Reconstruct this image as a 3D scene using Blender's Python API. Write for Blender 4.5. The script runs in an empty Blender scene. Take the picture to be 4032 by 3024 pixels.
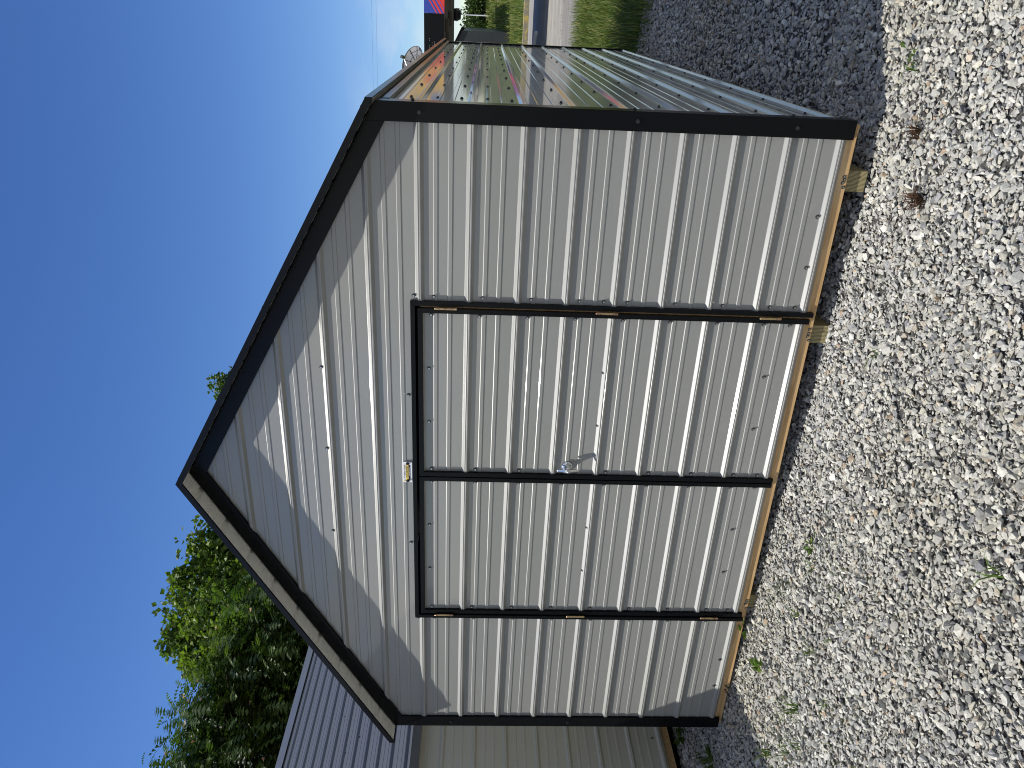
import bpy, bmesh, math, random
import numpy as np
from mathutils import Vector, Matrix

sc = bpy.context.scene
COL = sc.collection
rad = math.radians

# ------------------------------------------------------------------ camera
def build_camera():
    yaw, pit, rol = 0.4570, -0.0454, -0.0262
    R = Matrix.Rotation(yaw, 3, 'Z') @ Matrix.Rotation(pit, 3, 'X') @ Matrix.Rotation(rol, 3, 'Y')
    right, fwd, up = R.col[0], R.col[1], R.col[2]
    # the phone was held sideways: picture left is up in the world
    M = Matrix((-up, right, -fwd)).transposed().to_4x4()
    M.translation = Vector((0.372, -3.410, 1.557))
    cd = bpy.data.cameras.new('camera')
    cd.sensor_fit = 'HORIZONTAL'; cd.sensor_width = 36.0
    cd.lens = 36.0 * 3017.3 / 4032.0
    cd.clip_start = 0.05; cd.clip_end = 3000
    co = bpy.data.objects.new('camera', cd); co.matrix_world = M
    COL.objects.link(co); sc.camera = co
build_camera()

# ------------------------------------------------------------------ light
SUN = Vector((0.52, 0.38, -1.0)).normalized()      # travel direction of sunlight
ELEV = math.asin(-SUN.z)
AZ = math.atan2(-SUN.x, -SUN.y)                    # towards the sun, clockwise from +Y
sun = bpy.data.lights.new('sun', 'SUN'); sun.energy = 5.0; sun.angle = rad(0.53)
sun.color = (1.0, 0.962, 0.905)
so = bpy.data.objects.new('sun', sun); COL.objects.link(so)
so.rotation_euler = SUN.to_track_quat('-Z', 'Y').to_euler(); so.location = (-8, -6, 15)

w = bpy.data.worlds.new('World'); sc.world = w; w.use_nodes = True
nt = w.node_tree; nt.nodes.clear()
N = nt.nodes.new; L = nt.links.new
out = N('ShaderNodeOutputWorld'); bg = N('ShaderNodeBackground')
sky = N('ShaderNodeTexSky'); sky.sky_type = 'NISHITA'; sky.sun_disc = False
sky.sun_elevation = ELEV; sky.sun_rotation = AZ
sky.air_density = 1.0; sky.dust_density = 0.12; sky.ozone_density = 4.0; sky.altitude = 200
bg.inputs['Strength'].default_value = 0.134
# thin clouds low over the horizon
tc = N('ShaderNodeTexCoord'); sep = N('ShaderNodeSeparateXYZ'); L(tc.outputs['Generated'], sep.inputs[0])
mp = N('ShaderNodeMapping'); mp.inputs['Scale'].default_value = (1, 1, 2.6); mp.inputs['Location'].default_value = (0.31, 0.1, 0.2)
L(tc.outputs['Generated'], mp.inputs[0])
cn = N('ShaderNodeTexNoise'); cn.inputs['Scale'].default_value = 11; cn.inputs['Detail'].default_value = 7; cn.inputs['Roughness'].default_value = .55
L(mp.outputs[0], cn.inputs['Vector'])
cr = N('ShaderNodeMapRange'); cr.inputs[1].default_value = .46; cr.inputs[2].default_value = .64; L(cn.outputs['Fac'], cr.inputs[0])
hr = N('ShaderNodeMapRange'); hr.inputs[1].default_value = .17; hr.inputs[2].default_value = .04; L(sep.outputs['Z'], hr.inputs[0])
mul = N('ShaderNodeMath'); mul.operation = 'MULTIPLY'; L(cr.outputs[0], mul.inputs[0]); L(hr.outputs[0], mul.inputs[1])
mul2 = N('ShaderNodeMath'); mul2.operation = 'MULTIPLY'; mul2.inputs[1].default_value = .6; L(mul.outputs[0], mul2.inputs[0])
mx = N('ShaderNodeMixRGB'); mx.inputs[2].default_value = (5.6, 6.0, 6.6, 1); L(mul2.outputs[0], mx.inputs[0])
hs = N('ShaderNodeHueSaturation'); hs.inputs['Saturation'].default_value = 1.22; hs.inputs['Hue'].default_value = .512; L(sky.outputs[0], hs.inputs['Color'])
# bright clouds added outside the visible sky as neutral fill for the shade
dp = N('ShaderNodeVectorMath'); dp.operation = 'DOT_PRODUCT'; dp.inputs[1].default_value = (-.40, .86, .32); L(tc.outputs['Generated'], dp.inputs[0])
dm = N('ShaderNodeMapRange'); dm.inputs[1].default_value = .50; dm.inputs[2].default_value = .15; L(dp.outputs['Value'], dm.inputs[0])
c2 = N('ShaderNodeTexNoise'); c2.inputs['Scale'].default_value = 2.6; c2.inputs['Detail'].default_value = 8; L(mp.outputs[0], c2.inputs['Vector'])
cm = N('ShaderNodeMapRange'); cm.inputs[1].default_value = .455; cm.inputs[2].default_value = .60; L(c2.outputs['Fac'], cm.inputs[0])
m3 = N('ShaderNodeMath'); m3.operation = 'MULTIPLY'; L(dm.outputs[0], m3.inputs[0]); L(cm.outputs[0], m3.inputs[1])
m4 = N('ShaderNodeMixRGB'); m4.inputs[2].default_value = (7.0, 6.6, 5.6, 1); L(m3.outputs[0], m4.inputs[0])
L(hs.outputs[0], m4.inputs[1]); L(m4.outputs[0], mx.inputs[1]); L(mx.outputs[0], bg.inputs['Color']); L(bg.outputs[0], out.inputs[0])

vs = sc.view_settings
vs.view_transform = 'Standard'; vs.look = 'None'; vs.gamma = 1; vs.exposure = 0.0; vs.use_curve_mapping = False
sc.cycles.max_bounces = 7; sc.cycles.diffuse_bounces = 4; sc.cycles.glossy_bounces = 4
sc.cycles.transparent_max_bounces = 8; sc.cycles.use_denoising = True; sc.cycles.filter_width = 1.0

# ------------------------------------------------------------------ helpers
def tag(o, label=None, cat=None, group=None, kind=None):
    if label: o['label'] = label
    if cat: o['category'] = cat
    if group: o['group'] = group
    if kind: o['kind'] = kind
    return o

def empty(name, loc, label, cat, group=None):
    o = bpy.data.objects.new(name, None); COL.objects.link(o); o.location = loc
    o.empty_display_size = .2
    return tag(o, label, cat, group)

def put(name, me, parent=None, loc=None):
    """link a mesh object; vertices are in world coordinates unless loc is given"""
    o = bpy.data.objects.new(name, me); COL.objects.link(o)
    if loc is not None: o.location = loc
    if parent is not None:
        o.parent = parent
        p = parent; off = Vector((0, 0, 0))
        while p is not None:
            off += p.location; p = p.parent
        o.location = Vector(o.location) - off
    return o

class MB:
    def __init__(s): s.v = []; s.f = []; s.m = []
    def add(s, vs, fs, mi=0):
        b = len(s.v); s.v += [tuple(p) for p in vs]
        for f in fs: s.f.append([b + i for i in f]); s.m.append(mi)
    def box(s, x0, x1, y0, y1, z0, z1, mi=0):
        s.add([(x0,y0,z0),(x1,y0,z0),(x1,y1,z0),(x0,y1,z0),(x0,y0,z1),(x1,y0,z1),(x1,y1,z1),(x0,y1,z1)],
              [(3,2,1,0),(4,5,6,7),(0,1,5,4),(1,2,6,5),(2,3,7,6),(3,0,4,7)], mi)
    def prism(s, pts, d, mi=0):
        """planar polygon of 3-D points extruded by vector d"""
        n = len(pts); q = [tuple(Vector(p) + Vector(d)) for p in pts]
        s.add(list(pts) + q, [list(range(n))[::-1], list(range(n, 2*n))] + [(i, (i+1) % n, n+(i+1) % n, n+i) for i in range(n)], mi)
    def tube(s, pts, rs, n=8, mi=0, cap=True):
        pts = [Vector(p) for p in pts]
        if not hasattr(rs, '__len__'): rs = [rs] * len(pts)
        b = len(s.v); a = None
        for i, p in enumerate(pts):
            t = (pts[min(i+1, len(pts)-1)] - pts[max(i-1, 0)]).normalized()
            if a is None: a = t.orthogonal().normalized()
            a = (a - t * a.dot(t)).normalized(); c = t.cross(a)
            for k in range(n):
                th = 2*math.pi*k/n
                s.v.append(tuple(p + (a*math.cos(th) + c*math.sin(th)) * rs[i]))
        for i in range(len(pts)-1):
            for k in range(n):
                s.f.append([b+i*n+k, b+i*n+(k+1) % n, b+(i+1)*n+(k+1) % n, b+(i+1)*n+k]); s.m.append(mi)
        if cap:
            s.f.append([b+k for k in range(n)][::-1]); s.m.append(mi)
            e = b+(len(pts)-1)*n; s.f.append([e+k for k in range(n)]); s.m.append(mi)
    def mesh(s, name, mats, smooth=False):
        me = bpy.data.meshes.new(name); me.from_pydata(s.v, [], s.f)
        for m in mats: me.materials.append(m)
        if len(mats) > 1: me.polygons.foreach_set('material_index', s.m)
        bm = bmesh.new(); bm.from_mesh(me); bmesh.ops.recalc_face_normals(bm, faces=bm.faces); bm.to_mesh(me); bm.free()
        if smooth: me.polygons.foreach_set('use_smooth', [True]*len(me.polygons))
        return me
    def build(s, name, mats, parent=None, smooth=False, bevel=0):
        if not isinstance(mats, (list, tuple)): mats = [mats]
        me = s.mesh(name, mats, smooth)
        if bevel:
            bm = bmesh.new(); bm.from_mesh(me)
            bmesh.ops.bevel(bm, geom=[e for e in bm.edges if e.calc_face_angle(0) > .5], offset=bevel, segments=2, affect='EDGES', profile=.6)
            bm.to_mesh(me); bm.free()
        return put(name, me, parent)

# ------------------------------------------------------------------ materials
class Mat:
    def __init__(s, name, col, rough=.5, spec=.5, metal=0):
        s.m = bpy.data.materials.new(name); s.m.use_nodes = True
        s.t = s.m.node_tree; s.b = s.t.nodes['Principled BSDF']
        s.b.inputs['Base Color'].default_value = (*col, 1); s.b.inputs['Roughness'].default_value = rough
        s.b.inputs['Specular IOR Level'].default_value = spec; s.b.inputs['Metallic'].default_value = metal
        s.col = col; s._tc = None
    def n(s, k): return s.t.nodes.new(k)
    def l(s, a, b): s.t.links.new(a, b)
    def co(s, scale=(1,1,1)):
        if s._tc is None: s._tc = s.n('ShaderNodeTexCoord')
        mp = s.n('ShaderNodeMapping'); mp.inputs['Scale'].default_value = scale
        s.l(s._tc.outputs['Object'], mp.inputs[0]); return mp.outputs[0]
    def noise(s, scale, detail=4, rough=.55, stretch=(1,1,1)):
        x = s.n('ShaderNodeTexNoise'); x.inputs['Scale'].default_value = scale; x.inputs['Detail'].default_value = detail; x.inputs['Roughness'].default_value = rough
        s.l(s.co(stretch), x.inputs['Vector']); return x.outputs['Fac']
    def ramp(s, fac, stops):
        r = s.n('ShaderNodeValToRGB'); e = r.color_ramp.elements
        while len(e) < len(stops): e.new(.5)
        for i, (p, c) in enumerate(stops): e[i].position = p; e[i].color = (*c, 1)
        s.l(fac, r.inputs[0]); return r.outputs[0]
    def rng(s, fac, a, b, c, d):
        r = s.n('ShaderNodeMapRange'); r.inputs[1].default_value = a; r.inputs[2].default_value = b; r.inputs[3].default_value = c; r.inputs[4].default_value = d
        s.l(fac, r.inputs[0]); return r.outputs[0]
    def mix(s, fac, a, b, mode='MIX'):
        r = s.n('ShaderNodeMixRGB'); r.blend_type = mode
        for i, x in ((0, fac), (1, a), (2, b)):
            if isinstance(x, (int, float)): r.inputs[i].default_value = x
            elif isinstance(x, tuple): r.inputs[i].default_value = (*x, 1)
            else: s.l(x, r.inputs[i])
        return r.outputs[0]
    def math(s, op, a, b=None):
        r = s.n('ShaderNodeMath'); r.operation = op
        for i, x in ((0, a), (1, b)):
            if x is None: continue
            if isinstance(x, (int, float)): r.inputs[i].default_value = x
            else: s.l(x, r.inputs[i])
        return r.outputs[0]
    def color(s, o): s.l(o, s.b.inputs['Base Color'])
    def roughn(s, o): s.l(o, s.b.inputs['Roughness'])
    def bump(s, h, strength=.3, dist=.01):
        b = s.n('ShaderNodeBump'); b.inputs['Strength'].default_value = strength; b.inputs['Distance'].default_value = dist
        prev = s.b.inputs['Normal'].links
        if prev: s.l(prev[0].from_socket, b.inputs['Normal'])
        s.l(h, b.inputs['Height']); s.l(b.outputs[0], s.b.inputs['Normal'])

def painted_metal(name, col, rough=.2, wave=.0012, spec=.5, dirt=.06, coat=0.):
    m = Mat(name, col, rough, spec)
    m.b.inputs['Coat Weight'].default_value = coat; m.b.inputs['Coat Roughness'].default_value = .055
    big = m.noise(1.3, 3, .5)
    dusty = m.noise(34, 5, .65)
    c2 = tuple(c*(1-dirt) + .02*dirt for c in col); c3 = tuple(min(1, c*(1+dirt)) for c in col)
    m.color(m.mix(m.math('ADD', m.math('MULTIPLY', big, .55), m.math('MULTIPLY', dusty, .45)), c2, c3))
    m.roughn(m.rng(big, .3, .7, rough*.9, rough*1.15))
    m.bump(m.noise(2.6, 2, .5, (1, 1, 1)), 1.0, wave)      # slight oil-canning of thin sheet
    return m.m

M = {}
M['grey'] = painted_metal('light_grey_painted_sheet', (.264, .265, .246), .40, .0013, coat=.8)
M['black'] = painted_metal('black_painted_trim', (.0045, .005, .006), .25, .0004, .15, .0)
M['offwhite'] = painted_metal('offwhite_backing_coat', (.74, .73, .66), .55, .001)
M['beige'] = painted_metal('beige_painted_sheet', (.52, .505, .41), .3, .0016)
M['bluegrey'] = painted_metal('blue_grey_painted_sheet', (.135, .137, .128), .3, .0016)
M['darkgrey'] = painted_metal('charcoal_painted_sheet', (.03, .033, .037), .4, .002)

def wood(name, a, b, c, axis=0):
    m = Mat(name, b, .7, .25)
    st = [14, 14, 14]; st[axis] = .9
    g = m.noise(3.2, 6, .65, tuple(st)); st2 = [70, 70, 70]; st2[axis] = 2.0
    f = m.noise(2.0, 4, .7, tuple(st2))
    x = m.math('ADD', m.math('MULTIPLY', g, .7), m.math('MULTIPLY', f, .3))
    m.color(m.ramp(x, [(.3, a), (.5, b), (.66, c)])); m.bump(f, .35, .002)
    return m.m
M['pine'] = wood('pine_board', (.30, .165, .06), (.52, .33, .15), (.66, .47, .25))
M['skid'] = wood('treated_timber', (.11, .085, .035), (.21, .17, .075), (.30, .25, .13), 1)
def endgrain():
    m = Mat('timber_end_grain', (.3, .25, .12), .8, .2)
    wv = m.n('ShaderNodeTexWave'); wv.wave_type = 'RINGS'; wv.rings_direction = 'Y'
    wv.inputs['Scale'].default_value = 16; wv.inputs['Distortion'].default_value = 6; wv.inputs['Detail'].default_value = 3
    m.l(m.co(), wv.inputs['Vector'])
    m.color(m.ramp(wv.outputs['Fac'], [(.1, (.20, .165, .08)), (.9, (.31, .265, .14))])); m.bump(m.noise(120, 3), .4, .002)
    return m.m
M['endgrain'] = endgrain()
M['zinc'] = Mat('zinc_screw', (.55, .55, .54), .32, .5, 1).m
M['blackscrew'] = Mat('black_screw', (.02, .021, .023), .4).m
M['chrome'] = Mat('chrome', (.75, .76, .77), .09, .5, 1).m
def brass():
    m = Mat('plated_hinge_steel', (.5, .33, .2), .38, .5, .85)
    m.color(m.ramp(m.noise(45, 4), [(.35, (.30, .16, .10)), (.5, (.55, .36, .22)), (.65, (.52, .46, .20))])); return m.m
M['hinge'] = brass()
M['plate'] = Mat('plate_white', (.82, .83, .84), .35).m
M['gold'] = Mat('plate_gold', (.78, .58, .13), .35).m
M['ink'] = Mat('plate_black', (.015, .015, .015), .4).m
M['inkgrey'] = Mat('plate_grey', (.3, .3, .3), .4).m

# ------------------------------------------------------------------ terrain
def sstep(a, b, t):
    t = np.clip((np.asarray(t, float)-a)/(b-a), 0, 1); return t*t*(3-2*t)
def ground_h(x, y):
    x = np.asarray(x, float); y = np.asarray(y, float)
    near = np.interp(x, [-7, -4.4, -3.4, -1.7, -0.9, 0.0, 0.5, 1.6], [.0, -.035, -.10, -.152, -.172, -.185, -.212, -.225])
    k = sstep(5.0, 8.0, y); near = near*(1-k) + -.16*k
    k2 = sstep(-8, -12, x) + sstep(6, 12, x); near = near*(1-np.clip(k2, 0, 1)) + -.12*np.clip(k2, 0, 1)
    rise = 1.5*sstep(33, 56, y)
    bumps = .012*np.sin(x*2.3+1.1)*np.sin(y*1.9+.4) + .008*np.sin(x*5.1-y*3.7)
    return near + rise + bumps*(1-sstep(10, 14, y))

def np_mesh(name, V, F, mats, col=None, colname='tint', loop_total=None):
    """V (n,3) float, F (m,k) int"""
    me = bpy.data.meshes.new(name)
    m, k = F.shape
    me.vertices.add(len(V)); me.vertices.foreach_set('co', np.ascontiguousarray(V, dtype=np.float32).ravel())
    me.loops.add(m*k); me.loops.foreach_set('vertex_index', np.ascontiguousarray(F, dtype=np.int32).ravel())
    me.polygons.add(m); me.polygons.foreach_set('loop_start', np.arange(0, m*k, k, dtype=np.int32))
    me.polygons.foreach_set('loop_total', np.full(m, k, dtype=np.int32))
    me.update(calc_edges=True); me.polygons.foreach_set('use_smooth', np.zeros(m, dtype=bool))
    for mt in mats: me.materials.append(mt)
    if col is not None:
        a = me.attributes.new(colname, 'FLOAT_COLOR', 'POINT')
        c4 = np.ones((len(V), 4), np.float32); c4[:, :3] = col
        a.data.foreach_set('color', c4.ravel())
    return me

def build_ground():
    def axis(lims, steps):
        a = [lims[0]]
        for b, s in steps:
            n = max(1, int(round((b-a[-1])/s))); a += list(np.linspace(a[-1], b, n+1)[1:])
        return np.array(a)
    xs = axis((-900,), [(-60, 60), (-14, 4), (-6, .5), (3, .12), (8, .5), (60, 4), (900, 60)])
    ys = axis((-900,), [(-60, 60), (-10, 4), (-4, .5), (8, .12), (14, .5), (60, 2.5), (120, 10), (1500, 80)])
    X, Y = np.meshgrid(xs, ys); Z = ground_h(X, Y)
    V = np.stack([X.ravel(), Y.ravel(), Z.ravel()], 1)
    nx, ny = len(xs), len(ys); i = np.arange(ny-1)[:, None]*nx + np.arange(nx-1)[None]
    F = np.stack([i, i+1, i+nx+1, i+nx], -1).reshape(-1, 4)
    m = Mat('ground_soil', (.2, .2, .18), .95, .15)
    grit = m.noise(38, 6, .75); big = m.noise(1.2, 4)
    grav = m.ramp(grit, [(.3, (.03, .028, .025)), (.5, (.10, .097, .088)), (.7, (.24, .235, .22))])
    gr = m.ramp(m.math('ADD', m.math('MULTIPLY', m.noise(.5, 5), .6), m.math('MULTIPLY', m.noise(7, 5, .7), .4)),
                [(.34, (.035, .055, .012)), (.5, (.075, .10, .022)), (.64, (.15, .14, .045))])
    pos = m.n('ShaderNodeSeparateXYZ'); m.l(m.co(), pos.inputs[0])
    edge = m.math('ADD', pos.outputs[1], m.rng(big, 0, 1, -.9, .9))
    fac = m.rng(edge, 5.4, 6.0, 0, 1)
    edge2 = m.math('ADD', pos.outputs[0], m.rng(big, 0, 1, -1, 1))
    fac2 = m.rng(edge2, -9.5, -8.5, 1, 0)
    m.color(m.mix(m.math('MAXIMUM', fac, fac2), grav, gr)); m.bump(grit, .9, .02)
    me = np_mesh('ground', V, F, [m.m]); me.polygons.foreach_set('use_smooth', [True]*len(me.polygons))
    tag(put('ground', me), kind='structure')
build_ground()

# ------------------------------------------------------------------ ribbed sheet
RIB, RH, MH = .2286, .014, .0026
def rib_profile(v0, v1, phase, MH=MH):
    """(v, height) points of the sheet between v0 and v1; ribs run the other way"""
    pts = []
    k0 = int(math.floor((v0-phase)/RIB))-1; k1 = int(math.ceil((v1-phase)/RIB))+2
    for k in range(k0, k1):
        c = phase + .006 + k*RIB
        for o in (-.139, -.073):
            pts += [(c+o-.0112, 0), (c+o-.0078, MH), (c+o+.0078, MH), (c+o+.0112, 0)]
        pts += [(c-.0215, 0), (c-.0198, .0010), (c-.0076, RH-.0009), (c-.0060, RH), (c-.0012, RH), (c+.0002, RH-.0012), (c+.0020, RH-.0012), (c+.0034, RH),
                (c+.0066, RH), (c+.0080, RH-.0009), (c+.0198, .0010), (c+.0215, 0)]
    pts.sort(key=lambda p: p[0])
    vs_ = [p[0] for p in pts]; hs_ = [p[1] for p in pts]
    res = [(v0, float(np.interp(v0, vs_, hs_)))] + [p for p in pts if v0 < p[0] < v1] + [(v1, float(np.interp(v1, vs_, hs_)))]
    return res

def ribbed(mb, org, ud, vd, nd, u0, u1, v0, v1, phase, off=0., mi=0, useg=1, MH=MH):
    org, ud, vd, nd = map(Vector, (org, ud, vd, nd))
    pr = rib_profile(v0, v1, phase, MH)
    us = [u0 + (u1-u0)*i/useg for i in range(useg+1)]
    vs_ = [org + ud*u + vd*v + nd*(h+off) for v, h in pr for u in us]
    n = useg+1
    fs = [(i*n+j, i*n+j+1, (i+1)*n+j+1, (i+1)*n+j) for i in range(len(pr)-1) for j in range(useg)]
    mb.add(vs_, fs, mi)

def clipped(mb, name, mats, parent, planes):
    me = mb.mesh(name, mats); bm = bmesh.new(); bm.from_mesh(me)
    for co, no in planes:
        bmesh.ops.bisect_plane(bm, geom=bm.verts[:]+bm.edges[:]+bm.faces[:], plane_co=co, plane_no=no, clear_outer=True)
    bm.to_mesh(me); bm.free()
    return put(name, me, parent)

# ------------------------------------------------------------------ screws
def screw_mesh(name, mat, r=.0066, h=.0085):
    mb = MB()
    mb.tube([(0, 0, 0), (0, -.0022, 0)], r*1.35, 10)
    mb.tube([(0, -.0022, 0), (0, -h, 0)], [r*.86, r*.8], 6, 1)
    return mb.mesh(name, [M['blackscrew'], mat])
SCREW = screw_mesh('screw', M['zinc']); SCREWB = screw_mesh('black_screw', M['blackscrew'])
NAIL = screw_mesh('nail', M['zinc'], .0055, .004)

def place_screw(parent, x, y, z, me=SCREW, side=None, name='screw'):
    o = put(name, me, parent, (x, y, z))
    if side == 'right': o.rotation_euler = (0, 0, math.pi/2)
    o.rotation_euler.y = (x*37.1+z*91.7) % 1.0
    if side == 'right': o.rotation_euler = (0, 0, math.pi/2)
    return o

# ------------------------------------------------------------------ the shed
W, LEN = 3.707, 6.05
CX = -W/2
SL = .545
def zt(x): return 3.056 - SL*abs(x-CX)          # roof top line
def zs(x): return zt(x) - .026                  # underside of roof sheet
D = .13                                         # gable overhang
TR = .018                                       # how far trims stand off the sheet
XR, XL = -.016, -W+.016                         # sheet planes of the long walls

shed = empty('metal_shed', (CX, 0, -.12), 'light grey ribbed metal shed with black trim and closed double doors', 'shed')
DX0, DX1, DZ = -2.815, -.878, 1.880             # outside of the door frame
DZB = -.042

def build_walls():
    mb = MB(); ph = 0.0
    ribbed(mb, (0, 0, 0), (1, 0, 0), (0, 0, 1), (0, -1, 0), DX1-.012, XR, -.017, 2.3, ph)
    ribbed(mb, (0, 0, 0), (1, 0, 0), (0, 0, 1), (0, -1, 0), XL, DX0+.012, -.017, 2.3, ph)
    ribbed(mb, (0, 0, 0), (1, 0, 0), (0, 0, 1), (0, -1, 0), DX0+.012, DX1-.012, DZ-.012, 2.3, ph)
    ribbed(mb, (0, 0, 0), (1, 0, 0), (0, 0, 1), (0, -1, 0), XL, XR, 2.3, 3.05, ph)
    n = Vector((SL, 0, 1)).normalized(); n2 = Vector((-SL, 0, 1)).normalized()
    top = (CX, 0, zs(CX)-.002)
    front = clipped(mb, 'front_wall', [M['grey']], shed, [(top, n), (top, n2)])
    mb = MB(); ribbed(mb, (XR, 0, 0), (0, 1, 0), (0, 0, 1), (1, 0, 0), 0, LEN, -.024, 2.016, .004, useg=1)
    side = mb.build('side_wall', M['grey'], shed)
    mb = MB(); ribbed(mb, (XL, 0, 0), (0, 1, 0), (0, 0, 1), (-1, 0, 0), 0, LEN, -.024, 2.016, .004)
    mb.build('side_wall', M['grey'], shed)
    mb = MB(); ribbed(mb, (0, LEN, 0), (1, 0, 0), (0, 0, 1), (0, 1, 0), XL, XR, -.024, 3.05, 0)
    clipped(mb, 'back_wall', [M['grey']], shed, [(top, n), (top, n2)])
    return front, side
front_wall, right_wall = build_walls()

def build_trim():
    # corner posts: bent angles, one face on each wall
    for sx, xa, wd in ((1, .002, .082), (-1, -W-.002, .078)):
        for (yy, sy) in ((-TR, 1), (LEN+TR, -1)):
            mb = MB()
            a, b, t = xa, yy, .0035
            pts = [(a, b), (a-sx*wd, b), (a-sx*wd, b+sy*TR*.9), (a-sx*wd+sx*t, b+sy*TR*.9), (a-sx*wd+sx*t, b+sy*t),
                   (a-sx*t, b+sy*t), (a-sx*t, b+sy*wd-sy*t), (a-sx*TR*.9, b+sy*wd-sy*t), (a-sx*TR*.9, b+sy*wd), (a, b+sy*wd)]
            mb.prism([(p[0], p[1], -.040) for p in pts], (0, 0, 2.055))
            k = len(pts); mb.v[k:] = [(p[0], p[1], zs(p[0])-.004) for p in mb.v[k:]]
            c = mb.build('corner_trim', M['black'], shed, bevel=.0012)
            if sy == 1:
                xs_ = a - sx*wd*.50
                for z in ((1.83, .905, .215) if sx > 0 else (1.665, .93)):
                    place_screw(c, xs_, -TR-.0005, z, SCREWB)
                if sx > 0:
                    for z in (1.86, .915, .225): place_screw(c, a+.0005, .03, z, SCREWB, 'right')
    # rake boards under the gable overhang
    for s in (1, -1):
        xe = -.080 if s > 0 else -W+.076
        mb = MB(); d = .088
        mb.prism([(xe, -TR-.001, zs(xe)-.003), (CX+s*.0005, -TR-.001, zs(CX)-.003), (CX+s*.0005, -TR-.001, zs(CX)-d), (xe, -TR-.001, zs(xe)-d)], (0, TR-.001, 0))
        mb.build('rake_trim', M['black'], shed)
    # eave boards along the long walls
    for x0, x1 in ((XR+RH-.012, .0045), (-W-.0045, XL-RH+.012)):
        mb = MB(); mb.box(x0, x1, .066, LEN-.066, 1.962, 1.992); mb.build('eave_trim', M['black'], shed)
build_trim()

def build_roof():
    root_mb = MB()
    for s in (1, -1):
        ud = Vector((0, 1, 0)); vd = Vector((s, 0, -SL)).normalized(); nd = Vector((s*SL, 0, 1)).normalized()
        slope = (W/2+.018)*math.sqrt(1+SL*SL)
        ribbed(root_mb, (CX, 0, zt(CX)-.017), ud, vd, nd, -D+.004, LEN+D-.004, 0, slope, .1143, 0, 0)
        ribbed(root_mb, (CX, 0, zt(CX)-.017), ud, vd, nd, -D+.004, LEN+D-.004, 0, slope, .1143, -.004, 1)
    roof = root_mb.build('roof', [M['black'], M['offwhite']], shed)
    for yf, sy in ((-D, 1), (LEN+D, -1)):
        for s in (1, -1):
            mb = MB(); xe = CX + s*(W/2+.020)
            def z(x): return zt(x)+.004
            f = .033
            mb.prism([(CX, yf, z(CX)), (xe, yf, z(xe)), (xe, yf, z(xe)-f), (CX, yf, z(CX)-f)], (0, sy*.003, 0))
            mb.prism([(CX, yf+sy*.003, z(CX)-f), (xe, yf+sy*.003, z(xe)-f), (xe, yf+sy*.003, z(xe)-f+.003), (CX, yf+sy*.003, z(CX)-f+.003)], (0, sy*.007, 0))
            mb.prism([(CX, yf+sy*.003, z(CX)), (xe, yf+sy*.003, z(xe)), (xe, yf+sy*.003, z(xe)-.003), (CX, yf+sy*.003, z(CX)-.003)], (0, sy*.06, 0))
            mb.build('gable_fascia', M['black'], roof)
    for s in (1, -1):
        xe = CX + s*(W/2+.020); mb = MB()
        a, b = sorted((xe, xe+s*.004)); mb.box(a, b, -D+.002, LEN+D-.002, zt(xe)-.026, zt(xe)+.004)
        mb.build('eave_drip_edge', M['black'], roof)
    mb = MB()
    for s in (1, -1):
        mb.prism([(CX, -D+.066, zt(CX)+.008), (CX+s*.16, -D+.066, zt(CX+s*.16)+.005), (CX+s*.16, -D+.066, zt(CX+s*.16)+.003), (CX, -D+.066, zt(CX)+.006)], (0, LEN+2*D-.132, 0))
    mb.build('ridge_cap', M['black'], roof)
    for x, y in ((CX+.012, -D+.03), (-.02, -D+.028), (CX+.95, -D+.03), (CX-.95, -D+.03)):
        s = put('screw', SCREWB, roof, (x, y, zt(x)+.004)); s.rotation_euler = (rad(90), 0, 0)
    return roof
build_roof()

def build_floor():
    mb = MB(); mb.box(-W+.012, -.056, .004, .035, -.063, .01); rim = mb.build('rim_joist', M['pine'], shed, bevel=.002)
    mb = MB(); mb.box(-.055, -.017, .0, LEN, -.063, .01); mb.build('rim_joist', M['pine'], shed, bevel=.002)
    mb = MB(); mb.box(-W+.017, -W+.055, .036, LEN, -.063, .01); mb.build('rim_joist', M['pine'], shed, bevel=.002)
    mb = MB(); mb.box(-W+.056, -.056, .036, LEN-.02, -.03, .0); mb.build('floor_deck', M['pine'], shed)
    for x in (-.262, -1.004, -2.705, -3.395):
        mb = MB(); x0, x1, y0, y1, z0, z1 = x-.0465, x+.0465, .030, LEN-.03, -.163, -.0635
        mb.box(x0, x1, y0, y1, z0, z1)
        mb.m = [1 if i == 2 else 0 for i in range(6)]
        mb.build('skid', [M['skid'], M['endgrain']], shed, bevel=.0025)
        rnd = random.Random(int(x*1000))
        for i in range(4):
            place_screw(rim, x-.02+.028*i*.6+rnd.uniform(-.008, .008), .0035, -.048-.008*rnd.random()+(i % 2)*.006, NAIL, None, 'nail')
build_floor()

def build_door_frame():
    fw = .022
    y0 = -TR-.002
    mb = MB()      # mitred black angle round the opening
    o = [(DX0, DZB), (DX0, DZ), (DX1, DZ), (DX1, DZB)]
    i = [(DX0+fw, DZB), (DX0+fw, DZ-fw), (DX1-fw, DZ-fw), (DX1-fw, DZB)]
    for k in range(3):
        q = [o[k], o[k+1], i[k+1], i[k]]
        mb.prism([(p[0], y0, p[1]) for p in q], (0, -y0+.004, 0))
    mb2 = MB()     # pine jambs behind the gap
    mb2.box(DX1-fw-.03, DX1-fw-.0005, .002, .03, DZB+.03, DZ-fw-.03)
    fr = mb.build('door_frame', M['black'], shed, bevel=.001)
    mb2.build('jamb', M['pine'], fr)
build_door_frame()

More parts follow.
